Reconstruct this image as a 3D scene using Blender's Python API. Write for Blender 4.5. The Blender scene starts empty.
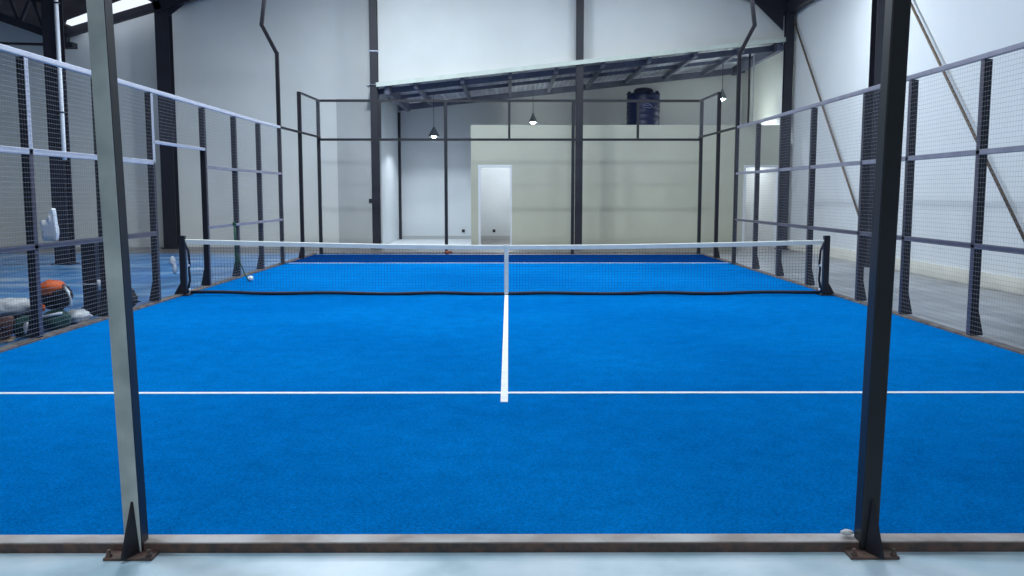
import bpy, bmesh, math, random
from mathutils import Vector, Matrix, noise
random.seed(7)
scene = bpy.context.scene
COL = scene.collection

# ------------------------------------------------------------------ materials
def lin(c):
    return tuple(((v/255)/12.92 if v/255 <= .04045 else ((v/255+.055)/1.055)**2.4) for v in c)

def mat(name, rgb, rough=.6, metal=0, spec=.5, var=.0, scale=6, bump=0, bscale=80, rgb2=None, stretch=None):
    """Principled surface; rgb is sRGB 0-255; optional noise blend to rgb2 and bump."""
    m = bpy.data.materials.new(name); m.use_nodes = True
    nt = m.node_tree; b = nt.nodes['Principled BSDF']
    c = lin(rgb)
    b.inputs['Base Color'].default_value = (*c, 1)
    b.inputs['Roughness'].default_value = rough
    b.inputs['Metallic'].default_value = metal
    b.inputs['Specular IOR Level'].default_value = spec
    tc = nt.nodes.new('ShaderNodeTexCoord'); src = tc.outputs['Object']
    if stretch:
        mp = nt.nodes.new('ShaderNodeMapping'); mp.inputs['Scale'].default_value = stretch
        nt.links.new(src, mp.inputs['Vector']); src = mp.outputs['Vector']
    if var or rgb2:
        n = nt.nodes.new('ShaderNodeTexNoise'); n.inputs['Scale'].default_value = scale
        n.inputs['Detail'].default_value = 5
        nt.links.new(src, n.inputs['Vector'])
        r = nt.nodes.new('ShaderNodeValToRGB')
        c2 = lin(rgb2) if rgb2 else tuple(v*(1-var) for v in c)
        c1 = c if rgb2 else tuple(min(1, v*(1+var)) for v in c)
        r.color_ramp.elements[0].position = .35; r.color_ramp.elements[0].color = (*c1, 1)
        r.color_ramp.elements[1].position = .65; r.color_ramp.elements[1].color = (*c2, 1)
        nt.links.new(n.outputs['Fac'], r.inputs['Fac']); nt.links.new(r.outputs['Color'], b.inputs['Base Color'])
    if bump:
        n2 = nt.nodes.new('ShaderNodeTexNoise'); n2.inputs['Scale'].default_value = bscale
        nt.links.new(src, n2.inputs['Vector'])
        bp = nt.nodes.new('ShaderNodeBump'); bp.inputs['Strength'].default_value = bump
        bp.inputs['Distance'].default_value = .01
        nt.links.new(n2.outputs['Fac'], bp.inputs['Height']); nt.links.new(bp.outputs['Normal'], b.inputs['Normal'])
    return m

def emis(name, rgb, s):
    m = bpy.data.materials.new(name); m.use_nodes = True
    b = m.node_tree.nodes['Principled BSDF']
    b.inputs['Base Color'].default_value = (*lin(rgb), 1)
    b.inputs['Emission Color'].default_value = (*lin(rgb), 1)
    b.inputs['Emission Strength'].default_value = s
    return m

M = dict(
    wall_shaded=mat('wall_white_shaded', (206, 208, 212), .85, var=.04, scale=.6),  # the white wall's shade above the lamps, put into the colour
    beam=mat('near_beam', (196, 194, 196), .6, scale=3.5, rgb2=(150, 138, 134), bump=.2),
    wall=mat('wall_paint', (222, 224, 223), .85, var=.04, scale=.6),
    wall_dark=mat('wall_darker', (186, 189, 190), .9, var=.06, scale=.8),
    wall_white=mat('wall_white_paint', (218, 222, 226), .7, var=.02, scale=.7),
    beige=mat('beige_paint', (192, 193, 178), .8, var=.04, scale=.8),
    plinth=mat('plinth_cream', (225, 222, 212), .6, var=.04, scale=2),
    black=mat('black_paint', (30, 30, 38), .45, var=.2, scale=5),
    column=mat('column_paint', (34, 34, 46), .55, var=.15, scale=3),
    steel=mat('fence_steel', (32, 30, 38), .4, metal=.2, var=.12, scale=4),
    rail=mat('fence_rail_lit', (208, 210, 224), .45, metal=.2, var=.06, scale=4),  # fence rails with the light on them put into the colour
    rail_half_lit=mat('fence_rail_half_lit', (150, 148, 162), .4, metal=.3, var=.1, scale=4),  # same rails, weaker light in the colour
    strip_shaded=mat('post_strip_shaded', (66, 62, 72), .4, metal=.3, var=.12, scale=4),  # inner post faces, shade put into the colour
    rail_shaded=mat('fence_rail_shaded', (96, 92, 104), .4, metal=.3, var=.12, scale=4),  # same rails, shade put into the colour
    wire=mat('mesh_wire', (148, 149, 158), .5),
    post_pale=mat('post_pale_grey', (206, 208, 202), .6, scale=3, rgb2=(154, 160, 158)),
    blackpost=mat('dark_post_paint', (30, 31, 36), .42, var=.2, scale=4),
    rust=mat('rusty_plate_and_front_shade', (120, 92, 82), .8, scale=22, rgb2=(84, 76, 74), bump=.3, bscale=60),
    curb=mat('curb_concrete', (124, 118, 116), .8, scale=7, rgb2=(88, 78, 76), bump=.3),
    roofsheet=mat('roof_sheet', (186, 190, 206), .5, metal=.3, var=.15, scale=2),
    roofdark=mat('roof_dark', (62, 50, 52), .8, var=.3, scale=2),
    gutter=mat('gutter', (205, 214, 206), .5, var=.05),
    purlin=mat('purlin_steel', (92, 96, 116), .5, var=.2, scale=3),
    white=mat('white_line', (238, 240, 244), .7, var=.05, scale=12),
    tape=mat('net_tape_canvas', (225, 228, 222), .7, var=.04, scale=8),
    cord=mat('net_cord', (20, 26, 44), .7),
    tank=mat('tank_plastic', (12, 28, 68), .45, var=.12, scale=3),
    tankdark=mat('tank_lid_plastic', (26, 30, 50), .5, var=.1, scale=3),
    silver=mat('silver_print', (130, 140, 170), .5),
    rod=mat('brace_rod_rust', (120, 100, 84), .6, metal=.3, scale=14, rgb2=(88, 76, 66)),
    pvc=mat('white_pipe', (225, 230, 240), .4, var=.03),
    plasticbag=mat('white_plastic_bag', (240, 242, 246), .45, var=.04, scale=9),
    cloth_white=mat('white_sack', (214, 216, 220), .8, var=.1, scale=9, bump=.5, bscale=30),
    green=mat('dark_green_fabric', (20, 66, 62), .8, var=.2, scale=9, bump=.4, bscale=40),
    greencord=mat('green_cord', (20, 74, 58), .7, var=.15, scale=14),
    orange=mat('orange_fabric', (236, 106, 40), .7, var=.1, scale=10, bump=.3, bscale=40),
    blackcloth=mat('black_fabric', (26, 24, 30), .8, var=.2, scale=10, bump=.4, bscale=40),
    brown=mat('brown_leather', (98, 60, 48), .6, var=.2, scale=12),
    tan=mat('tan_rubber', (190, 160, 130), .7, var=.1, scale=12),
    rusty=mat('rust_brown_rag', (140, 78, 60), .8, var=.2, scale=14),
    shade=mat('lamp_shade_grey', (108, 116, 120), .5),
    bulb=emis('lamp_bulb', (235, 244, 255), 30),
    bulbbright=emis('lamp_bulb_bright', (235, 244, 255), 60),
    flood=emis('floodlight_lens', (235, 244, 255), 12),
    skylight=emis('roof_skylight', (200, 222, 255), 4),
    socket=mat('socket_black', (40, 42, 48), .5),
    ring=mat('ring_white', (190, 200, 220), .5),
    jamb=mat('door_jamb_white', (226, 230, 238), .5),
)

def turf_material():
    m = bpy.data.materials.new('blue_turf'); m.use_nodes = True
    nt = m.node_tree; N = nt.nodes; L = nt.links; b = N['Principled BSDF']
    tc = N.new('ShaderNodeTexCoord')
    def noise_(scale, det=4):
        n = N.new('ShaderNodeTexNoise'); n.inputs['Scale'].default_value = scale; n.inputs['Detail'].default_value = det
        L.new(tc.outputs['Object'], n.inputs['Vector']); return n
    n1 = noise_(.35, 3); n2 = noise_(90, 2); n3 = noise_(5, 5)
    r = N.new('ShaderNodeValToRGB')
    r.color_ramp.elements[0].position = .3; r.color_ramp.elements[0].color = (*lin((2, 98, 172)), 1)
    r.color_ramp.elements[1].position = .7; r.color_ramp.elements[1].color = (*lin((4, 114, 192)), 1)
    L.new(n1.outputs['Fac'], r.inputs['Fac'])
    def mult(src, n, lo, hi):
        mr = N.new('ShaderNodeMapRange'); mr.inputs['From Min'].default_value = .3; mr.inputs['From Max'].default_value = .7
        mr.inputs['To Min'].default_value = lo; mr.inputs['To Max'].default_value = hi
        L.new(n.outputs['Fac'], mr.inputs['Value'])
        x = N.new('ShaderNodeVectorMath'); x.operation = 'SCALE'
        L.new(src, x.inputs[0]); L.new(mr.outputs['Result'], x.inputs['Scale']); return x.outputs[0]
    c = mult(r.outputs['Color'], n2, .72, 1.28); c = mult(c, n3, .92, 1.08)
    # darker tone behind the far service line
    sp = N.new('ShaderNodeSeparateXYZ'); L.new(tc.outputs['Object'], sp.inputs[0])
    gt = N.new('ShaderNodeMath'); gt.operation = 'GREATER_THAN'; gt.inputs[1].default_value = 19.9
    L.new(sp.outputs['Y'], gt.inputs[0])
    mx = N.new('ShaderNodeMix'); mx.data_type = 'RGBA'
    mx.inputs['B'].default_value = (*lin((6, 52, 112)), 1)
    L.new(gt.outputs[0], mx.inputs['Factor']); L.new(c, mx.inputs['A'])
    bp = N.new('ShaderNodeBump'); bp.inputs['Strength'].default_value = .5; bp.inputs['Distance'].default_value = .01
    L.new(n2.outputs['Fac'], bp.inputs['Height'])
    df = N.new('ShaderNodeBsdfDiffuse'); L.new(mx.outputs['Result'], df.inputs['Color']); L.new(bp.outputs['Normal'], df.inputs['Normal'])
    L.new(df.outputs[0], N['Material Output'].inputs['Surface']); N.remove(b)
    return m
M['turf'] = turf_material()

def floor_material():
    m = bpy.data.materials.new('hall_floor'); m.use_nodes = True
    nt = m.node_tree; N = nt.nodes; L = nt.links; b = N['Principled BSDF']
    tc = N.new('ShaderNodeTexCoord')
    def noise_(scale, det=5, sx=(1, 1, 1)):
        mp = N.new('ShaderNodeMapping'); mp.inputs['Scale'].default_value = sx
        L.new(tc.outputs['Object'], mp.inputs['Vector'])
        n = N.new('ShaderNodeTexNoise'); n.inputs['Scale'].default_value = scale; n.inputs['Detail'].default_value = det
        L.new(mp.outputs['Vector'], n.inputs['Vector']); return n.outputs['Fac']
    def ramp(f, stops):
        r = N.new('ShaderNodeValToRGB'); e = r.color_ramp.elements
        e[0].position, e[1].position = stops[0][0], stops[-1][0]
        e[0].color = (*lin(stops[0][1]), 1); e[1].color = (*lin(stops[-1][1]), 1)
        for p, c in stops[1:-1]:
            q = e.new(p); q.color = (*lin(c), 1)
        L.new(f, r.inputs['Fac']); return r.outputs['Color']
    grey = ramp(noise_(1.1), [(.3, (112, 114, 120)), (.55, (142, 146, 152)), (.75, (168, 172, 180))])
    blue = ramp(noise_(1.0, 6, (.5, 1.5, 1)), [(.36, (22, 92, 160)), (.52, (58, 128, 186)), (.68, (156, 174, 198))])
    teal = ramp(noise_(2.2), [(.3, (140, 176, 194)), (.5, (184, 210, 226)), (.7, (210, 226, 238))])
    brown = ramp(noise_(2.0), [(.3, (90, 84, 84)), (.7, (120, 116, 116))])
    sp = N.new('ShaderNodeSeparateXYZ'); L.new(tc.outputs['Object'], sp.inputs[0])
    def step(sock, lo, hi):
        mr = N.new('ShaderNodeMapRange'); mr.interpolation_type = 'SMOOTHSTEP'
        mr.inputs['From Min'].default_value = lo; mr.inputs['From Max'].default_value = hi
        L.new(sock, mr.inputs['Value']); return mr.outputs['Result']
    def mix(f, a, c):
        x = N.new('ShaderNodeMix'); x.data_type = 'RGBA'; L.new(f, x.inputs['Factor'])
        L.new(a, x.inputs['A']); L.new(c, x.inputs['B']); return x.outputs['Result']
    c = mix(step(sp.outputs['X'], 0, -2), grey, blue)
    c = mix(step(sp.outputs['Y'], 22.6, 23.6), c, brown)
    c = mix(step(sp.outputs['Y'], 5.2, 3.9), c, teal)
    L.new(c, b.inputs['Base Color'])
    b.inputs['Roughness'].default_value = .45
    b.inputs['Coat Weight'].default_value = .6; b.inputs['Coat Roughness'].default_value = .38
    b.inputs['Specular IOR Level'].default_value = .5
    return m
M['floor'] = floor_material()

# ------------------------------------------------------------------ mesh builder
class MB:
    def __init__(s): s.bm = bmesh.new()
    def box(s, lo, hi):
        v = [s.bm.verts.new((x, y, z)) for x in (lo[0], hi[0]) for y in (lo[1], hi[1]) for z in (lo[2], hi[2])]
        for f in ((0, 1, 3, 2), (4, 6, 7, 5), (0, 4, 5, 1), (2, 3, 7, 6), (0, 2, 6, 4), (1, 5, 7, 3)):
            s.bm.faces.new([v[i] for i in f])
        return s
    def bar(s, a, b, w, h, up=(0, 0, 1)):
        """rectangular bar from a to b; w across, h along 'up'"""
        a, b = Vector(a), Vector(b); d = (b-a).normalized(); u = Vector(up)
        r = d.cross(u).normalized(); u = r.cross(d).normalized()
        v = [s.bm.verts.new(p + r*x*w/2 + u*y*h/2) for p in (a, b) for x, y in ((-1, -1), (1, -1), (1, 1), (-1, 1))]
        for f in ((0, 1, 2, 3), (7, 6, 5, 4), (0, 4, 5, 1), (1, 5, 6, 2), (2, 6, 7, 3), (3, 7, 4, 0)):
            s.bm.faces.new([v[i] for i in f])
        return s
    def tube(s, pts, r, n=8, radii=None):
        pts = [Vector(p) for p in pts]; rings = []
        for i, p in enumerate(pts):
            d = (pts[min(i+1, len(pts)-1)] - pts[max(i-1, 0)]).normalized()
            ref = Vector((0, 0, 1)) if abs(d.z) < .9 else Vector((0, 1, 0))
            x = d.cross(ref).normalized(); y = d.cross(x).normalized(); rr = radii[i] if radii else r
            rings.append([s.bm.verts.new(p + x*math.cos(t)*rr + y*math.sin(t)*rr) for t in [2*math.pi*k/n for k in range(n)]])
        for A, B in zip(rings, rings[1:]):
            for k in range(n): s.bm.faces.new((A[k], A[(k+1) % n], B[(k+1) % n], B[k]))
        s.bm.faces.new(rings[0][::-1]); s.bm.faces.new(rings[-1]); return s
    def lathe(s, prof, c=(0, 0, 0), n=32, cap=True):
        rings = [[s.bm.verts.new((c[0]+r*math.cos(2*math.pi*k/n), c[1]+r*math.sin(2*math.pi*k/n), c[2]+z)) for k in range(n)] for r, z in prof]
        for A, B in zip(rings, rings[1:]):
            for k in range(n): s.bm.faces.new((A[k], A[(k+1) % n], B[(k+1) % n], B[k]))
        if cap: s.bm.faces.new(rings[0][::-1]); s.bm.faces.new(rings[-1])
        return s
    def prism(s, poly, d):
        """poly: 3D points in a plane; extruded by vector d"""
        d = Vector(d); A = [s.bm.verts.new(p) for p in poly]; B = [s.bm.verts.new(Vector(p)+d) for p in poly]
        s.bm.faces.new(A); s.bm.faces.new(B[::-1]); n = len(poly)
        for k in range(n): s.bm.faces.new((A[k], B[k], B[(k+1) % n], A[(k+1) % n]))
        return s
    def blob(s, c, size, seed=0, rough=.18, n=(20, 14), flat=.0, f=2.2, pinch=0):
        """crumpled cloth-like lump with its underside flattened"""
        rings = []; c = Vector(c)
        for i in range(n[1]+1):
            th = math.pi*i/n[1]; ring = []
            for k in range(n[0]):
                ph = 2*math.pi*k/n[0]
                d = Vector((math.sin(th)*math.cos(ph), math.sin(th)*math.sin(ph), math.cos(th)))
                q = 1 + rough*noise.noise(d*f + Vector((seed*7.3, seed*1.7, 0))) + rough*.5*noise.noise(d*f*3 + Vector((seed, 0, 9)))
                if pinch and d.z > 0: q *= 1-pinch*d.z*(1-d.z)*1.6
                p = Vector((d.x*size[0]*q, d.y*size[1]*q, d.z*size[2]*q))
                if p.z < -size[2]*(1-flat): p.z = -size[2]*(1-flat)
                ring.append(s.bm.verts.new(c+p))
            rings.append(ring)
        for A, B in zip(rings, rings[1:]):
            for k in range(n[0]): s.bm.faces.new((A[k], B[k], B[(k+1) % n[0]], A[(k+1) % n[0]]))
        bmesh.ops.remove_doubles(s.bm, verts=s.bm.verts, dist=.0005)
        return s
    def build(s, name, m, parent=None, bevel=0, smooth=False, loc=None):
        bmesh.ops.recalc_face_normals(s.bm, faces=s.bm.faces)
        me = bpy.data.meshes.new(name)
        if loc is not None: bmesh.ops.translate(s.bm, verts=s.bm.verts, vec=-Vector(loc))
        s.bm.to_mesh(me); s.bm.free()
        if smooth:
            for p in me.polygons: p.use_smooth = True
        o = bpy.data.objects.new(name, me); COL.objects.link(o)
        me.materials.append(m if not isinstance(m, str) else M[m])
        if bevel:
            b = o.modifiers.new('bevel', 'BEVEL'); b.width = bevel; b.segments = 2; b.limit_method = 'ANGLE'
        if loc is not None and parent is None: o.location = loc
        if parent is not None:
            o.parent = parent
            w = Vector((0, 0, 0)); q = parent
            while q is not None: w += q.location; q = q.parent
            o.location = (Vector(loc) if loc is not None else Vector((0, 0, 0))) - w
        return o

def tag(o, label, cat, group=None, kind=None):
    o['label'] = label; o['category'] = cat
    if group: o['group'] = group
    if kind: o['kind'] = kind
    return o
def thing(name, loc, label, cat, group=None):
    o = bpy.data.objects.new(name, None); COL.objects.link(o); o.location = loc
    o.empty_display_size = .2
    return tag(o, label, cat, group)
def struct(name, mb, m, label=None, bevel=0):
    o = mb.build(name, m, bevel=bevel); o['kind'] = 'structure'
    if label: o['label'] = label
    return o

def mesh_grid(o0, u, v, nu, nv, w=.0023, wv=.001):
    """welded wire grid from corner o0 spanned by u and v, with nu and nv cells"""
    mb = MB(); o0, u, v = Vector(o0), Vector(u), Vector(v)
    n = u.cross(v).normalized()
    for i in range(nu+1):
        p = o0 + u*i/nu; mb.bar(p, p+v, wv, wv, n)
    for j in range(nv+1):
        p = o0 + v*j/nv + n*w; mb.bar(p, p+u, w, w, n)
    return mb

# ------------------------------------------------------------------ dimensions (metres; court runs along +Y)
YN, YF = 3.8, 22.87          # near and far end of the court
HX = 5.0                     # half width to the inner face of the fences
TX = 4.985                   # half width of the turf
YC = 25.2                    # column line behind the court
YW = 26.0                    # wall behind the court
YB = 30.5                    # back wall of the rooms
XR = 7.95                    # right wall
XL = -16.5

# ------------------------------------------------------------------ the setting
struct('floor', MB().box((XL-.2, -12, -.2), (9, 31.2, 0)), 'floor')

struct('wall_right', MB().box((XR, -10, 0), (XR+.25, 26.2, 6.75)), 'wall_white')
struct('baseboard_right', MB().box((XR-.03, -10, 0), (XR-.001, 25.98, .26)), 'plinth', bevel=.01)
# wall behind the court, left of the rooms; its top follows the roof
prof = [(XL, 0), (XL, 7.9), (-12.85, 6.16), (-9.96, 6.95), (-5.1, 8.5), (-3.75, 8.95), (-3.75, 4.3), (-5.0, 4.3), (-5.0, 0)]
struct('wall_back_left', MB().prism([(x, YW, z) for x, z in prof], (0, .25, 0)), 'wall')
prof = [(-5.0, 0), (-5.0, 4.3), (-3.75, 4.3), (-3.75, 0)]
struct('wall_back_darker', MB().prism([(x, YW+.0, z) for x, z in prof], (0, .25, 0)), 'wall_dark')  # darker section in the same wall plane
# side of the white bay and closing piece above the canopy
struct('wall_bay_left', MB().box((-3.99, YW+.25, 0), (-3.75, YB, 5.0)), 'wall_white')
struct('wall_return', MB().box((-3.86, 25.35, 4.7), (-3.75, YW, 8.55)), 'wall')
zc = lambda X: 4.60 + (X+3.66)*.1088          # canopy slope
struct('wall_upper', MB().prism([(-3.75, 25.32, zc(-3.75)-.02), (XR, 25.32, zc(XR)-.02), (XR, 25.32, 6.85), (-.9, 25.32, 9.6), (-3.75, 25.32, 8.6)], (0, .2, 0)), 'wall')
struct('wall_back_room', MB().box((-4, YB, 0), (9, YB+.2, 3.44)), 'wall_white')
struct('wall_back_upper', MB().prism([(-4, YB, 3.44), (9, YB, 3.44), (9, YB, zc(9)-.07), (-4, YB, zc(-4)-.07)], (0, .2, 0)), 'wall_shaded')  # grey tone stands for the shade above the pendant lamps
struct('wall_room_right', MB().box((XR+.02, 26.2, 0), (XR+.25, YB, 5.85)), 'wall')
# beige partition with its two doorways
bx = MB()
bx.box((-1.1, YW, 0), (-.89, YW+.15, 3.56)); bx.box((-.89, YW, 2.4), (.10, YW+.15, 3.56))
bx.box((.10, YW, 0), (6.9, YW+.15, 3.56)); bx.box((6.9, YW, 2.4), (XR, YW+.15, 3.56))
struct('wall_partition', bx, 'beige')
struct('trim_1', MB().box((-1.1, YW+.151, 3.45), (XR, YB-.001, 3.56)), 'beige')
struct('wall_bay_right', MB().box((-1.1, YW+.15, 0), (-.98, YB, 3.44)), 'wall_white')
struct('wall_room_divider', MB().box((.9, YW+.15, 0), (1.05, YB, 3.44)), 'wall_white')
struct('wall_store_left', MB().box((6.3, YW+.15, 0), (6.42, YB, 3.44)), 'wall_white')
for i, (a, b) in enumerate(((-.89, .10), (6.9, 7.94))):
    d = MB(); d.box((a, YW-.012, 0), (a+.07, YW+.16, 2.4)).box((b-.05, YW-.012, 0), (b, YW+.16, 2.4)).box((a+.07, YW-.012, 2.34), (b-.05, YW+.16, 2.4))
    struct('door_%d' % (i+1), d, 'jamb', bevel=.005)
struct('baseboard_back', MB().box((-3.74, YB-.03, 0), (XR, YB-.001, .12)), 'wall_dark')
struct('floor_bay', MB().box((-3.74, YW+.02, .001), (-1.11, YB-.04, .012)), 'wall_white')

# main roof: dark sheets with translucent panels over the court
struct('ceiling', MB().prism([(XR+.2, -10, 6.75), (-.9, -10, 9.75), (-.9, -10, 9.85), (XR+.2, -10, 6.85)], (0, 36, 0))
       .prism([(-9.9, -10, 6.95), (-.9, -10, 9.75), (-.9, -10, 9.85), (-9.9, -10, 7.05)], (0, 36, 0)), 'roofdark')
struct('wall_left', MB().box((XL-.2, -10, 0), (XL, 26.2, 8)), 'wall')
struct('wall_near', MB().box((XL, -10.2, 0), (9, -10, 10)), 'wall_dark')
struct('ceiling_side', MB().prism([(-9.95, -10, 6.98), (-12.3, -10, 6.14), (-12.3, -10, 6.2), (-9.95, -10, 7.04)], (0, 34.6, 0))
       .prism([(-12.3, -10, 6.2), (-13.3, -10, 6.05), (XL, -10, 7.3), (XL, -10, 7.36), (-13.3, -10, 6.11), (-12.3, -10, 6.26)], (0, 36, 0)), 'roofdark')

# ------------------------------------------------------------------ roof frame, columns, braces
def column(x, y, ztop, label, w=.36, d=.3):
    t = MB()
    # I section: two flanges and a web, seen flat on as a dark band
    t.box((x-w/2, y-d/2, 0), (x+w/2, y-d/2+.02, ztop)).box((x-w/2, y+d/2-.02, 0), (x+w/2, y+d/2, ztop)).box((x-.01, y-d/2+.02, 0), (x+.01, y+d/2-.02, ztop))
    t.box((x-w/2-.06, y-d/2-.05, 0), (x+w/2+.06, y+d/2+.05, .025))
    o = t.build('column', 'column'); tag(o, label, 'column', kind='structure'); return o
column(-9.87, 19.6, 6.85, 'dark steel column nearest the left fence, behind the white downpipe', .32)
column(-9.65, 25.3, 6.8, 'dark steel column carrying the left rafter, against the pale back wall', .38)
column(-3.76, 25.15, 8.4, 'dark steel column at the left edge of the white bay', .21, .2)
column(1.99, 25.1, 8.6, 'dark steel column standing before the beige partition', .2, .2)
column(7.76, 24.9, 6.6, 'dark steel column in the right back corner of the hall', .22, .2)
column(7.80, 18.9, 6.5, 'dark steel column behind the dark post on the right wall', .28)
column(7.80, 12.6, 6.5, 'dark steel column on the right wall beyond the picture edge', .28)
tag(MB().box((-3.875, 25.03, 5.5), (-3.645, 25.27, 5.53)).build('column_band', 'ring'), 'thin white band round the column beside the white bay', 'band')

def beam(a, b, w, h, label, name='roof_beam'):
    o = MB().bar(a, b, w, h).build(name, 'column'); return tag(o, label, 'beam', kind='structure')
beam((-9.83, 25.2, 6.72), (-5.0, 25.2, 8.3), .2, .32, 'dark rafter rising from the left column')
beam((-9.65, 25.2, 6.78), (-12.45, 25.2, 5.98), .2, .22, 'dark rafter falling from the left column to the valley')
beam((-12.45, 25.2, 6.1), (-16.4, 25.2, 7.7), .2, .7, 'dark rafter rising left from the valley')
beam((7.72, 25.0, 6.72), (4.5, 25.0, 7.75), .2, .34, 'dark rafter rising left from the right corner column')
beam((7.78, 25.2, 6.66), (7.78, -9, 6.66), .2, .3, 'dark eave beam along the top of the right wall')
beam((-9.8, 25.2, 7.0), (-9.8, -9, 7.0), .2, .3, 'dark eave beam along the left column row')
# haunch plates at column heads
MB().prism([(7.6, 24.93, 6.05), (6.75, 24.93, 6.85), (7.6, 24.93, 6.7)], (0, .04, 0)).build('trim_2', 'column')['kind'] = 'structure'
MB().prism([(-9.5, 25.2, 6.45), (-9.5, 25.2, 6.8), (-8.75, 25.2, 7.0)], (0, .04, 0)).build('trim_3', 'column')['kind'] = 'structure'
# valley bracket and low lattice girder at the left
vb = MB().box((-12.5, 25.05, 5.6), (-12.1, 25.35, 5.75)).box((-12.5, 25.1, 5.7), (-12.28, 25.3, 5.98))
vb.build('beam_bracket', 'column')['kind'] = 'structure'
g = thing('lattice_girder', (-13.5, 21, 5.4), 'dark lattice girder under the roof left of the nearest column', 'girder')
A0, A1 = Vector((-15.2, 21, 6.9)), Vector((-10.1, 19.75, 5.05))
B0, B1 = Vector((-15.2, 21, 7.6)), Vector((-10.1, 19.75, 5.75))
MB().bar(A0, A1, .12, .16).build('chord', 'column', g); MB().bar(B0, B1, .12, .16).build('chord', 'column', g)
for k in range(8):
    p = A0.lerp(A1, k/8); q = B0.lerp(B1, (k+.5)/8); r_ = A0.lerp(A1, (k+1)/8)
    MB().bar(p, q, .06, .06).bar(q, r_, .06, .06).build('web', 'column', g)
MB().tube([(-11.75, 20.2, 5.1), (-11.75, 20.2, 4.92), (-10.2, 20, 4.85)], .03).build('hanger', 'column', g)

def brace(y0, z0, y1, z1, label):
    tag(MB().tube([(7.86, y0, z0), (7.86, y1, z1)], .026, 8).build('brace_rod', 'rod', smooth=True), label, 'brace', 'rusty brace rods on the right wall')
brace(24.78, 6.25, 19.08, .36, 'rusty diagonal brace rod between the corner column and the next column')
brace(18.72, 6.35, 12.82, .3, 'rusty diagonal brace rod on the white wall right of the dark near post')

pp = thing('downpipe', (-9.55, 19.45, 0), 'white plastic downpipe beside the dark left column', 'pipe')
MB().tube([(-9.67, 19.40, 2.3), (-9.665, 19.38, 2.4), (-9.66, 19.37, 2.6), (-9.66, 19.37, 6.8)], .045, 12).build('pipe', 'pvc', pp, smooth=True)
for z in (3.3, 5.6): MB().box((-9.72, 19.31, z), (-9.6, 19.44, z+.03)).build('clamp', 'column', pp)
tag(MB().tube([(6.92, 25.75, 3.57), (6.92, 25.75, 5.6)], .03).build('vent_pipe', 'column'), 'thin dark pipe above the beige partition near the right corner', 'pipe')
tag(MB().tube([(7.04, 25.75, 3.57), (7.04, 25.75, 5.6)], .02).build('vent_pipe', 'wall_dark'), 'thin pale pipe right of the dark one near the corner', 'pipe')

# ------------------------------------------------------------------ canopy roof over the rooms
cr = thing('canopy_roof', (2, 27.5, 5), 'sloping sheet metal canopy roof with dark purlins over the white bay and beige partition', 'roof')
sh = MB(); n = 150; top = []; bot = []
for k in range(n+1):
    X = -4.0 + (XR+3.95)*k/n; z = zc(X) + .03*math.cos(k*math.pi/1.0)*.5
    top.append(X); bot.append(z)
bm = sh.bm
va = [[bm.verts.new((X, y, z+dz)) for X, z in zip(top, bot)] for y, dz in ((25.0, 0), (30.9, 0), (30.9, .006), (25.0, .006))]
for r0, r1 in ((0, 1), (1, 2), (2, 3), (3, 0)):
    for k in range(n): bm.faces.new((va[r0][k], va[r0][k+1], va[r1][k+1], va[r1][k]))
sh.build('roof_sheet', 'roofsheet', cr)
gt = MB().bar((-3.68, 24.96, zc(-3.68)-.02), (XR-.02, 24.96, zc(XR)-.02), .06, .12)
gt.build('gutter', 'gutter', cr)
for y, w, h, dz in ((25.6, .08, .16, .14), (27.8, .06, .1, .08), (30.2, .1, .2, .15)):
    MB().bar((-3.72, y, zc(-3.72)-dz), (XR, y, zc(XR)-dz), w, h).build('purlin', 'purlin', cr)
for X in (-2.6, -1.3, 0.05, 1.35, 2.65, 3.95, 5.25, 6.55):
    MB().bar((X, 25.1, zc(X)-.13), (X, 30.3, zc(X)-.13), .1, .13).build('rafter', 'purlin', cr)
for X in (-3.4, 7.6):
    MB().bar((X, 25.1, zc(X)-.16), (X, 30.3, zc(X)-.16), .14, .26).build('rafter', 'purlin', cr)
MB().tube([(-3.55, 26.1, .01), (-3.55, 26.1, zc(-3.55)-.2)], .03).build('support_post', 'black', cr) if False else None
tag(MB().box((-3.745, 30.2, 0), (-3.66, 30.3, 4.3)).build('bay_post', 'column'), 'slim dark post in the back corner of the white bay', 'post')

# ------------------------------------------------------------------ court turf and its lines
tf = thing('court_turf', (0, 13.3, 0), 'blue artificial turf of the padel court inside the fences', 'turf')
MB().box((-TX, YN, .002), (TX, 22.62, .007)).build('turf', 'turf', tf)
Z0, Z1 = .007, .010
MB().box((-TX, 6.745, Z0), (TX, 6.80, Z1)).build('court_line', 'white', tf)
MB().box((-TX+.02, 19.80, Z0), (TX-.02, 19.87, Z1)).build('court_line', 'white', tf)
MB().box((-.06, 6.46, Z0), (-.005, 19.80, Z1+.001)).build('court_line', 'white', tf)
# kerbs
for nm, x0, x1, lab in (('kerb', -TX-.13, -TX-.002, 'long concrete kerb under the left fence'), ('kerb', TX+.002, TX+.115, 'long concrete kerb under the right fence')):
    tag(MB().box((x0, YN+.1, 0), (x1, YF+.05, .03)).build(nm, 'curb', bevel=.006), lab, 'kerb')
kb = thing('kerb_beam', (0, YN-.05, 0), 'low stained kerb beam along the near end of the turf', 'kerb')
MB().box((-5.6, YN-.094, .0), (5.6, YN+.0, .045)).build('beam', 'beam', kb, bevel=.004)
MB().box((-5.6, YN-.1, .0), (5.6, YN-.095, .040)).build('shaded_front', 'rust', kb)['label'] = 'front face coloured dark for its shade'  # thin dark layer carries the shade on the beam's front

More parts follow.
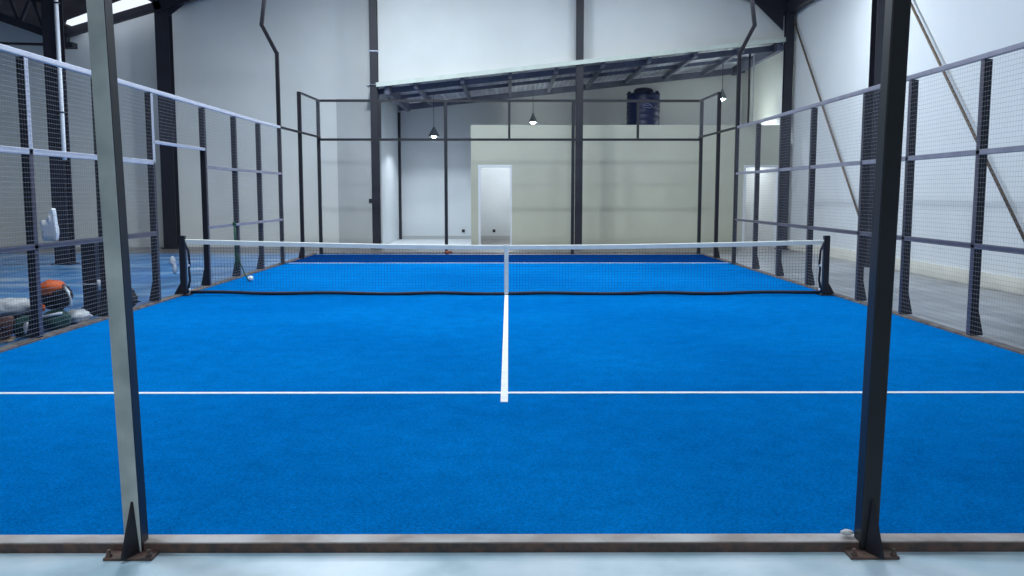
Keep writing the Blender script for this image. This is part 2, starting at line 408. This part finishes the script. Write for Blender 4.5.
# ------------------------------------------------------------------ near end posts
def near_post(xb, xt, m, label, plate=None):  # plate: material of a front face set paler than the shaft
    y = 3.725; H = 4.0
    r = thing('end_post', (xb, y, 0), label, 'post', 'square steel posts at the near end')
    w = .07 if plate else .077; dp = .082
    a, b = Vector((xb, y, .012)), Vector((xt, y, H))
    MB().bar(a, b, w, dp, (0, 1, 0)).build('shaft', m, r, bevel=.006)
    if plate: MB().bar(a+Vector((0, -dp/2-.004, .003)), b+Vector((0, -dp/2-.004, -.003)), w-.002, .006, (0, 1, 0)).build('pale_face', plate, r)['label'] = 'pale grey front face'  # front face set paler than the shaft
    MB().bar(b, b+Vector((0, 0, .012)), w+.01, w+.01, (0, 1, 0)).build('cap', 'black', r)
    bp = MB().box((xb-.105, y-.11, 0), (xb+.105, y+.06, .012)).build('base_plate', 'rust', r, bevel=.003)
    for i, (dx, dy) in enumerate(((-.085, -.09), (.085, -.09), (-.08, .035), (.08, .035))):
        MB().lathe([(.014, 0), (.014, .014), (.008, .014), (.008, .03)], (xb+dx, y+dy, .012), 6).build('bolt', 'rust', bp)
    # upright gusset plate facing the hall
    g = -1 if xb < 0 else 1
    MB().prism([(xb, y-dp/2-.008, .24), (xb+g*.018, y-dp/2-.095, .0135), (xb-g*.02, y-dp/2-.008, .0135)], (.01, 0, 0)).build('gusset', 'black', r)
    return r
near_post(-1.627, -1.714, 'blackpost', 'square steel post with pale grey face on the left of the near end', 'post_pale')
near_post(1.570, 1.632, 'blackpost', 'near black square steel post with a rusty foot, on the right of the near end')
tag(MB().blob((1.50, 3.76, .065), (.03, .02, .012), 3, .3, (10, 6)).build('mortar_chip', 'cloth_white'), 'small white chip lying on the near kerb beside the dark post', 'chip')

# ------------------------------------------------------------------ side fences
YPR = [4.4, 6.1, 7.78, 9.46, 11.14, 12.57, 14.72, 16.38, 17.97]
YPOLE = 19.4
def side_fence(s, label):
    f = thing('side_fence', (s*HX, 12, 0), label, 'fence', 'steel mesh fences along the court')
    w = .082
    drift = .2 if s < 0 else .13            # the last bays run slightly inward
    def hx(y): return HX - drift*max(0, y-17.97)/(YF-17.97)
    zf = .031
    YP = list(YPR)
    if s < 0: YP[1:5] = [6.05, 7.7, 9.34, 10.98]
    for i, y in enumerate(YP + [21.05]):
        h = hx(y); top = 2.968 if i < 9 else 3.945
        xa, xb = sorted((s*(h+.006), s*(h+.006+w)))
        p = MB().box((xa, y-w/2, zf), (xb, y+w/2, top)).build('post', 'steel', f, bevel=.004)
        X0 = s*(h+.006+w)
        if i < 9:
            xs = sorted((s*(h+.006), s*(h-.0005)))
            MB().box((xs[0], y-w/2+.006, .05), (xs[1], y+w/2-.006, 2.0)).build('baked_light_strip', 'rail_shaded' if i < 4 else 'strip_shaded', p)  # strips colour in the light and shade on the inner post faces
            MB().box((xs[0], y-w/2+.006, 2.0), (xs[1], y+w/2-.006, 2.96)).build('baked_light_strip', 'rail' if s < 0 and i < 6 else 'rail_shaded' if i < 5 else 'strip_shaded', p)
        MB().prism([(X0, y-.03, .33), (X0+s*.065, y-.03, zf), (X0, y-.03, zf)], (0, .06, 0)).build('foot_gusset', 'black', p)
    def rail(y0, y1, z, h=.05, m='rail'):
        MB().bar((s*(hx(y0)+.022), y0, z), (s*(hx(y1)+.022), y1, z), .045, h).build('rail', m, f, bevel=.004)
    ye = YPOLE-.04
    rail(4.4, 17.97, 3.0, .06, 'rail' if s < 0 else 'rail_half_lit'); rail(17.97, ye, 3.0, .055, 'rail' if s < 0 else 'rail_half_lit')
    rail(YPOLE+.04, YF-.05, 3.0, .05, 'steel')
    gate = s < 0
    for z, m in ((1.0, 'rail_shaded'), (2.0, 'rail' if gate else 'rail_half_lit')):  # rail colours follow how light falls by side and height
        if gate: rail(4.4, 12.57, z, .065, m); rail(14.72, ye, z, .05, 'rail_half_lit')
        else: rail(4.4, 17.97, z, .06, m); rail(17.97, ye, z, .05, m)
    if gate: rail(12.57, 14.72, 2.29, .045)
    rail(21.05, YF-.05, 3.92, .05, 'steel')
    ys = YP + [ye]
    for i in range(len(ys)-1):
        y0, y1 = ys[i], ys[i+1]; nu = round((y1-y0)/.05)
        a, b = s*(hx(y0)-.003), s*(hx(y1)-.003)
        if gate and i == 5:
            mesh_grid((a, y0, 2.3), (b-a, y1-y0, 0), (0, 0, .68), nu, 14).build('mesh_panel', 'wire', f); continue
        for z in (0, 1, 2):
            lo = .05 if z == 0 else z+.02
            mesh_grid((a, y0, lo), (b-a, y1-y0, 0), (0, 0, z+.98-lo), nu, round((z+.98-lo)/.05)).build('mesh_panel', 'wire', f)
    a, b = s*(hx(21.05)-.003), s*(hx(YF)-.003)
    mesh_grid((a, 21.05, 3.02), (b-a, YF-.05-21.05, 0), (0, 0, .92), 36, 19, .003).build('mesh_panel', 'wire', f)
    return f
side_fence(-1, 'left steel mesh fence with the doorway beside the net')
side_fence(1, 'right unbroken steel mesh fence in front of the white wall')

# far end frame
fe = thing('end_fence', (0, YF, 0), 'tall dark steel frame closing the far end of the court', 'fence')
for X in (-4.87, -1.61, 1.66, 4.95):
    p = MB().box((X-.04, YF-.04, .0), (X+.04, YF+.04, 3.955)).build('post', 'black', fe, bevel=.004)
    MB().prism([(X-.03, YF+.04, .28), (X-.03, YF+.13, .005), (X-.03, YF+.04, .005)], (.06, 0, 0)).build('foot_gusset', 'black', p)
for X in (-3.29, 0.02, 3.32):
    MB().box((X-.03, YF-.03, 2.98), (X+.03, YF+.03, 3.93)).build('short_upright', 'black', fe)
for z in (2.945, 3.925):
    MB().box((-4.87, YF-.032, z-.03), (4.95, YF+.032, z+.03)).build('rail', 'black', fe)
tag(MB().box((-4.9, YF+.15, 0), (5.0, YF+.25, .03)).build('kerb_strip', 'curb'), 'low kerb under the far end frame', 'kerb')

# ------------------------------------------------------------------ kinked light poles
def light_pole(s, label):
    x0 = s*4.985; y = YPOLE
    r = thing('light_pole', (x0, y, 0), label, 'light pole', 'kinked floodlight poles')
    pts = [(x0, y, .04), (x0, y, 4.56), (x0+s*.31, y, 5.17), (x0+s*.14, y, 6.4)]
    mb = MB()
    for a, b in zip(pts, pts[1:]): mb.bar(a, b, .075, .075, (0, 1, 0))
    for p in pts[1:3]: mb.box((p[0]-.038, p[1]-.0365, p[2]-.036), (p[0]+.038, p[1]+.0365, p[2]+.036))
    mb.build('pole', 'steel', r)
    MB().box((x0-.08, y-.08, .031), (x0+.08, y+.08, .045)).build('base_plate', 'black', r)
    hx_ = pts[3][0]
    MB().bar((hx_-.3, y, 6.45), (hx_+.3, y, 6.45), .1, .08).build('lamp_bar', 'black', r)
    for q in (-1, 1):
        hx = hx_+q*.22
        l = MB().box((hx-.15, y-.24, 6.5), (hx+.15, y+.06, 6.58)).build('floodlight', 'black', r)
        MB().box((hx-.13, y-.22, 6.492), (hx+.13, y+.04, 6.5)).build('lens', 'flood', l)
light_pole(-1, 'kinked light pole rising from the left fence')
light_pole(1, 'kinked light pole rising from the right fence')

# ------------------------------------------------------------------ the net
YNET = 13.48
nt_ = thing('padel_net', (0, YNET, 0), 'black padel net with white top tape and centre strap', 'net')
XA, XB = -4.94, 4.855
def ztop(x):
    t = (x-XA)/(XB-XA); return   .872 - .085*math.sin(math.pi*t)**1.0 - .012*t
tp = MB(); NS = 60
va = []
for k in range(NS+1):
    x = XA + (XB-XA)*k/NS; z = ztop(x)
    va.append([tp.bm.verts.new((x, YNET+dy, z+dz)) for dy, dz in ((-.012, -.072), (-.014, -.01), (0, 0), (.014, -.01), (.012, -.072))])
for A, B in zip(va, va[1:]):
    for j in range(5): tp.bm.faces.new((A[j], B[j], B[(j+1) % 5], A[(j+1) % 5]))
tp.bm.faces.new(va[0]); tp.bm.faces.new(va[-1][::-1])
tp.build('top_tape', 'tape', nt_)
nm = MB(); nv = 205
for k in range(nv+1):
    x = XA+.06 + (XB-XA-.12)*k/nv; nm.bar((x, YNET, .03), (x, YNET, ztop(x)-.08), .0019, .0019, (0, 1, 0))
for j in range(1, 16):
    for k in range(20):
        x0 = XA+.06 + (XB-XA-.12)*k/20; x1 = XA+.06 + (XB-XA-.12)*(k+1)/20
        nm.bar((x0, YNET, .03+(ztop(x0)-.11)*j/16), (x1, YNET, .03+(ztop(x1)-.11)*j/16), .0019, .0019)
nm.build('net_mesh', 'cord', nt_)
MB().tube([(XA+.05 + (XB-XA-.1)*k/40, YNET + .012*math.sin(k*1.3), .034 + .008*math.sin(k*.9)+.02*(abs(k-20)/20)**3) for k in range(41)], .026, 8).build('bottom_band', 'cord', nt_, smooth=True)
MB().box((-.065, YNET-.02, .02), (.0, YNET+.02, ztop(0)+.003)).build('centre_strap', 'tape', nt_, bevel=.004)
for s, X in ((-1, -4.99), (1, 4.88)):
    p = MB().box((X-.045, YNET-.04, .0), (X+.045, YNET+.04, .925)).build('net_post', 'black', nt_, bevel=.008)
    MB().prism([(X+s*.045, YNET-.03, .2), (X+s*.15, YNET-.03, .016), (X+s*.045, YNET-.03, .016)], (0, .06, 0)).build('foot_gusset', 'black', p)
    MB().box((X-.1, YNET-.1, .0), (X+.1, YNET+.1, .02)).build('foot_plate', 'black', p)
    xi = X - s*.05
    MB().tube([(xi, YNET-.04, .82), (xi-s*.05, YNET-.045, .7), (xi-s*.065, YNET-.045, .5), (xi-s*.05, YNET-.045, .42), (xi-s*.06, YNET-.045, .25), (xi-s*.02, YNET-.045, .05)], .018, 8).build('tension_cord', 'cord', p, smooth=True)
    for z in (.47, .1): MB().blob((xi-s*.055, YNET-.06, z), (.018, .015, .02), 1, .1, (8, 6)).build('buckle', 'plasticbag', p, smooth=True)

# ------------------------------------------------------------------ water tank on the partition roof
wt = thing('water_tank', (4.1, 27.2, 3.56), 'dark blue cylindrical water tank standing on the beige partition roof', 'water tank')
prof = [(.47, 0), (.5, .03)]
for k in range(5):
    z = .06+k*.17; prof += [(.5, z), (.5, z+.11), (.485, z+.135)]
prof += [(.5, .92), (.49, .98), (.42, 1.03), (.3, 1.06)]
MB().lathe(prof, (4.1, 27.2, 3.56), 40).build('body', 'tank', wt, smooth=True)
MB().lathe([(.3, 1.04), (.3, 1.1), (.26, 1.17), (.15, 1.2), (.05, 1.205)], (4.1, 27.2, 3.56), 32).build('lid', 'tankdark', wt, smooth=True)
for k in range(8):
    a = 2*math.pi*k/8+.2
    MB().bar((4.1+.42*math.cos(a), 27.2+.42*math.sin(a), 4.55), (4.1+.5*math.cos(a), 27.2+.5*math.sin(a), 4.6), .08, .12).build('lug', 'tankdark', wt)
em = MB()
arc = [(4.15+.13*math.cos(t), 0, 4.15+.09*math.sin(t)) for t in [math.pi*k/10 for k in range(11)]]
def on_tank(x, z): return (x, 27.2-math.sqrt(max(0, .507**2-(x-4.1)**2)), z)
em.tube([on_tank(p[0], p[2]) for p in arc], .009, 6)
em.tube([on_tank(4.03+.02*k, 4.12) for k in range(12)], .01, 6)
em.tube([on_tank(4.08+.02*k, 4.18) for k in range(7)], .008, 6)
em.build('emblem', 'silver', wt)

# ------------------------------------------------------------------ pendant lamps
def pendant(x, y, z, ztop_, r, label, bulb, power):
    t = thing('pendant_lamp', (x, y, z), label, 'lamp', 'pendant lamps under the canopy')
    MB().tube([(x, y, z+.3), (x, y, ztop_)], .008, 6).build('cable', 'black', t)
    MB().lathe([(r, 0), (r*.75, .1), (r*.3, .24), (.03, .3), (.02, .3), (r*.28, .23), (r*.72, .09), (r-.006, 0)], (x, y, z), 24, cap=False).build('lamp_shade', 'shade', t, smooth=True)
    MB().lathe([(.01, -.05), (.06, -.03), (.085, .02), (.06, .08), (.03, .12)], (x, y, z), 16).build('bulb', bulb, t, smooth=True)
    L = bpy.data.lights.new('pendant_light', 'SPOT'); L.energy = power; L.spot_size = math.radians(150); L.spot_blend = .3; L.shadow_soft_size = .1
    L.color = (.83, .935, 1)
    o = bpy.data.objects.new('pendant_light', L); COL.objects.link(o); o.location = (x, y, z-.08)
pendant(-2.34, 28.0, 3.35, zc(-2.34)-.05, .19, 'grey conical pendant lamp hanging in the white bay', 'bulb', 130)
pendant(.8, 29.0, 3.87, zc(.8)-.05, .14, 'small glowing pendant lamp above the open doorway', 'bulbbright', 170)
pendant(6.55, 27.4, 4.45, zc(6.55)-.05, .14, 'bright pendant lamp near the corner right of the blue tank', 'bulbbright', 330)
def room_lamp(x, y, e):
    t = thing('ceiling_lamp', (x, y, 3.40), 'round ceiling lamp inside the room behind the doorway' if x < 3 else 'round ceiling lamp inside the right store room', 'lamp')
    MB().lathe([(.12, .0), (.14, .02), (.14, .04)], (x, y, 3.40), 20).build('diffuser', 'bulb', t)
    L = bpy.data.lights.new('room_light', 'POINT'); L.energy = e; L.shadow_soft_size = .12; L.color = (.88, .94, 1)
    o = bpy.data.objects.new('room_light', L); COL.objects.link(o); o.location = (x, y, 3.2)
room_lamp(-.3, 28.3, 90); room_lamp(7.2, 28.3, 70)

# sockets
for x, z, lab in ((-1.56, .29, 'small black socket low on the back wall of the white bay'), (-.5, .29, 'small black socket seen through the left doorway')):
    tag(MB().box((x-.05, YB-.045, z-.05), (x+.05, YB-.001, z+.05)).build('wall_socket', 'socket', bevel=.01), lab, 'socket')
tag(MB().box((-4.1, YW-.03, 1.3), (-3.98, YW-.001, 1.42)).build('light_switch', 'socket', bevel=.01), 'small black switch on the grey wall left of the white bay', 'switch')

# ------------------------------------------------------------------ belongings outside the left fence
t = thing('duffel_bag', (-5.24, 10.12, 0), 'dark green duffel bag with white trim under the orange topped backpack', 'bag')
MB().blob((-5.25, 10.14, .1), (.155, .22, .12), 8, .12, (24, 14), .2, 2).build('bag_body', 'green', t, smooth=True)
MB().tube([(-5.36, 9.98, .17), (-5.28, 9.94, .17), (-5.19, 9.97, .19), (-5.12, 10.03, .2)], .015, 8).build('trim', 'plasticbag', t, smooth=True)
t = thing('backpack', (-5.33, 10.25, .2), 'black backpack with an orange top on the dark green bag', 'bag')
MB().blob((-5.30, 10.27, .36), (.18, .17, .165), 2, .15, (24, 16), .1, 2).build('bag_body', 'blackcloth', t, smooth=True)
MB().blob((-5.325, 10.24, .455), (.14, .16, .105), 5, .15, (20, 12), .35, 2).build('top_flap', 'orange', t, smooth=True)
MB().tube([(-5.17, 10.2, .49), (-5.11, 10.18, .42), (-5.085, 10.17, .33), (-5.08, 10.16, .25)], .017, 8).build('shoulder_strap', 'plasticbag', t, smooth=True)
MB().blob((-5.37, 10.09, .25), (.03, .02, .04), 6, .2, (10, 8)).build('orange_tag', 'orange', t, smooth=True)
tag(MB().blob((-5.24, 10.62, .075), (.145, .2, .085), 11, .3, (22, 12), .15, 2).build('white_sack', 'cloth_white', smooth=True), 'slumped white sack against the fence right of the green duffel', 'sack')
tag(MB().blob((-5.85, 10.35, .22), (.27, .22, .11), 13, .3, (26, 14), .2, 2.4).build('white_sack', 'cloth_white', smooth=True), 'large white sack on the dark bundle left of the black backpack', 'sack')
tag(MB().blob((-5.82, 10.3, .06), (.34, .26, .08), 15, .3, (22, 10), .3, 2).build('dark_bundle', 'blackcloth', smooth=True), 'dark cloth bundle under the large white sack', 'bundle')
t = thing('satchel', (-5.3, 9.62, 0), 'small dark green bag with a white patch at the fence foot', 'bag')
MB().blob((-5.30, 9.62, .1), (.13, .17, .12), 17, .2, (20, 12), .2, 2).build('bag_body', 'green', t, smooth=True)
MB().blob((-5.23, 9.47, .11), (.045, .02, .065), 19, .3, (10, 8)).build('white_patch', 'plasticbag', t, smooth=True)
def boot(x, y, label):
    r = thing('boot', (x, y, 0), label, 'boot', 'brown boots outside the fence')
    MB().tube([(x-.1, y, .05), (x, y, .06), (x+.05, y, .09), (x+.06, y, .18), (x+.06, y, .25)], .06, 14, radii=[.035, .055, .062, .055, .06]).build('upper', 'brown', r, smooth=True)
    MB().box((x-.15, y-.05, .0), (x+.11, y+.05, .03)).build('sole', 'tan', r, bevel=.01)
boot(-5.43, 9.36, 'brown boot standing behind the other one at the left picture edge'); boot(-5.36, 9.2, 'brown boot nearest the camera at the left picture edge')
tag(MB().blob((-5.36, 12.0, .12), (.25, .22, .15), 21, .5, (22, 14), .2, 3).build('black_bundle', 'blackcloth', smooth=True), 'black crumpled bundle outside the fence behind the grey near post', 'bundle')
t = thing('bollard', (-5.40, 11.35, 0), 'short black steel stub post standing outside the left fence', 'post')
MB().box((-5.47, 11.26, .01), (-5.29, 11.42, .93)).build('shaft', 'black', t, bevel=.006)
MB().prism([(-5.51, 11.3, .1), (-5.60, 11.3, .0), (-5.20, 11.3, .0), (-5.29, 11.3, .1)], (0, .12, 0)).build('foot', 'black', t)
MB().tube([(-5.52, 11.25, .42), (-5.40, 11.245, .405), (-5.28, 11.25, .41)], .006, 6).build('cord', 'plasticbag', t)
tag(MB().lathe([(.025, 0), (.035, .12), (.03, .12), (.02, .01)], (-5.24, 11.25, .34), 14).build('paper_cup', 'plasticbag', smooth=True), 'small white cup hung on the cord of the black stub post', 'cup')
cb = thing('carrier_bag', (-5.10, 9.85, 1.035), 'white plastic carrier bag hung over the lower rail of the left fence', 'bag')
pr = [(47.5, 243), (60, 243), (61, 236), (60, 226), (59, 217), (58, 211), (56.5, 212.5), (54.5, 220), (51.5, 224), (47.5, 222.5), (44.5, 225), (46, 230), (47, 237)]
m_ = MB().prism([(-5.03+(x-61)/88, 9.82, 1.036+(243-z)/88) for x, z in pr], (0, .07, 0))
bmesh.ops.triangulate(m_.bm, faces=[f for f in m_.bm.faces if len(f.verts) > 4])
bmesh.ops.subdivide_edges(m_.bm, edges=m_.bm.edges, cuts=2, use_grid_fill=True)
for v in m_.bm.verts:
    d = noise.noise_vector(v.co*14)*.012; v.co += Vector((d.x*.5, d.y, d.z*.3))
m_.build('bag_body', 'plasticbag', cb, smooth=True)
# bag hung at net post
tag(MB().blob((-5.12, 13.4, .53), (.045, .04, .08), 23, .3, (16, 12), 0, 2).blob((-5.09, 13.4, .43), (.035, .035, .09), 24, .3, (14, 10)).build('rag', 'cloth_white', smooth=True), 'pale rag hanging outside the left net post', 'rag')
# green cord
pts = [(-4.95, 15.95, 1.03), (-4.95, 15.93, .98)]
for k in range(1, 15): pts.append((-4.95+.36*(k/14)**1.5, 15.93-.45*k/14, .98-.955*(k/14)**.8+.02*math.sin(k*2)))
gc = MB().tube(pts, .011, 8).tube([(-4.95, 15.95, .98), (-4.94, 15.94, .7), (-4.93, 15.93, .35), (-4.93, 15.93, .2)], .018, 8)
gc.blob((-4.95, 15.95, 1.02), (.035, .03, .04), 4, .3, (12, 8))
tag(gc.build('green_rope', 'greencord', smooth=True), 'green rope tied to the left fence rail trailing onto the turf', 'rope')
tag(MB().blob((-4.62, 15.7, .055), (.055, .05, .045), 27, .35, (14, 10), .1, 3).build('paper_ball', 'plasticbag', smooth=True), 'white crumpled ball on the turf below the green rope', 'ball')
tag(MB().blob((-1.56, YF-.16, .055), (.11, .05, .04), 29, .5, (14, 8), .2, 3).build('rag', 'rusty', smooth=True), 'reddish brown rag at the foot of the far end post', 'rag')

# ------------------------------------------------------------------ added lamps, wall washers and floodlights of the hall
def area(name, loc, sx, sy, e, rot=(0, 0, 0), col=(.83, .935, 1)):
    L = bpy.data.lights.new(name, 'AREA'); L.shape = 'RECTANGLE'; L.size = sx; L.size_y = sy; L.energy = e; L.color = col
    o = bpy.data.objects.new(name, L); COL.objects.link(o); o.location = loc; o.rotation_euler = rot; return o
# rows of added lamps, out of view, that light the hall
k = 0
for x in (-3.2, 2.8):
    for y in (-4, 4.5, 10, 15, 20):
        z = 7.6
        t = thing('added_fill_lamp', (x, y, z), 'added unseen flat lamp under the roof above the %s of the court' % ('left side' if x < 0 else 'right side'), 'lamp', 'added hall lamps, %s row' % ('left' if x < 0 else 'right'))
        MB().box((x-.4, y-.25, z), (x+.4, y+.25, z+.08)).build('housing', 'black', t)
        MB().box((x-.37, y-.22, z-.01), (x+.37, y+.22, z)).build('diffuser', 'flood', t)
        MB().tube([(x, y, z+.08), (x, y, z+.88)], .02, 6).build('cable', 'black', t)
        area('added_fill_light', (x, y, z-.03), .74, .44, {-4: 230, 4.5: 190, 10: 270, 15: 270, 20: 430}[y]*(1 if x < 0 else {-4: .3, 4.5: .25, 10: .75, 15: .85, 20: .4}[y]))
for x, z, e, lab in ((-3.4, 7.9, 82, 'leftmost added tilted lamp under the roof before the upper back wall'), (-.4, 8.2, 74, 'middle tilted lamp under the ridge before the upper back wall'), (3.6, 7.6, 60, 'rightmost added tilted lamp under the roof before the upper back wall')):  # outer two lamps added to brighten the upper wall
    t = thing('wall_washer_or_added_lamp', (x, 22.0, z), lab, 'lamp', 'tilted lamps before the upper back wall, outer two added')
    MB().box((x-.4, 21.85, z), (x+.4, 22.15, z+.1)).build('housing', 'black', t)
    MB().tube([(x, 22.0, z+.1), (x, 22.0, z+.55)], .02, 6).build('cable', 'black', t)
    area('wall_washer_or_added_light', (x, 22.02, z-.03), .7, .25, e, (math.radians(25), 0, 0))
area('floodlight_light_left', (-5.2, 19.2, 6.45), .5, .25, 120, (math.radians(-10), math.radians(35), 0))
area('floodlight_light_right', (5.2, 19.2, 6.45), .5, .25, 160, (math.radians(-10), math.radians(-35), 0))

w = bpy.data.worlds.new('sky'); scene.world = w; w.use_nodes = True
bg = w.node_tree.nodes['Background']; bg.inputs[0].default_value = (.8, .88, 1, 1); bg.inputs[1].default_value = 1.2

# ------------------------------------------------------------------ camera
cam = bpy.data.cameras.new('camera'); co = bpy.data.objects.new('camera', cam); COL.objects.link(co)
cam.sensor_fit = 'HORIZONTAL'; cam.sensor_width = 36; cam.lens = 880*36/1024; cam.clip_end = 200
co.location = (0, 0, 1.557)
co.rotation_euler = (math.radians(90)-math.atan(94/880), 0, -math.atan(3.5/880))
scene.camera = co
scene.view_settings.view_transform = 'Standard'
scene.view_settings.look = 'None'
scene.view_settings.gamma = 1
scene.view_settings.use_curve_mapping = False
scene.view_settings.exposure = -.05
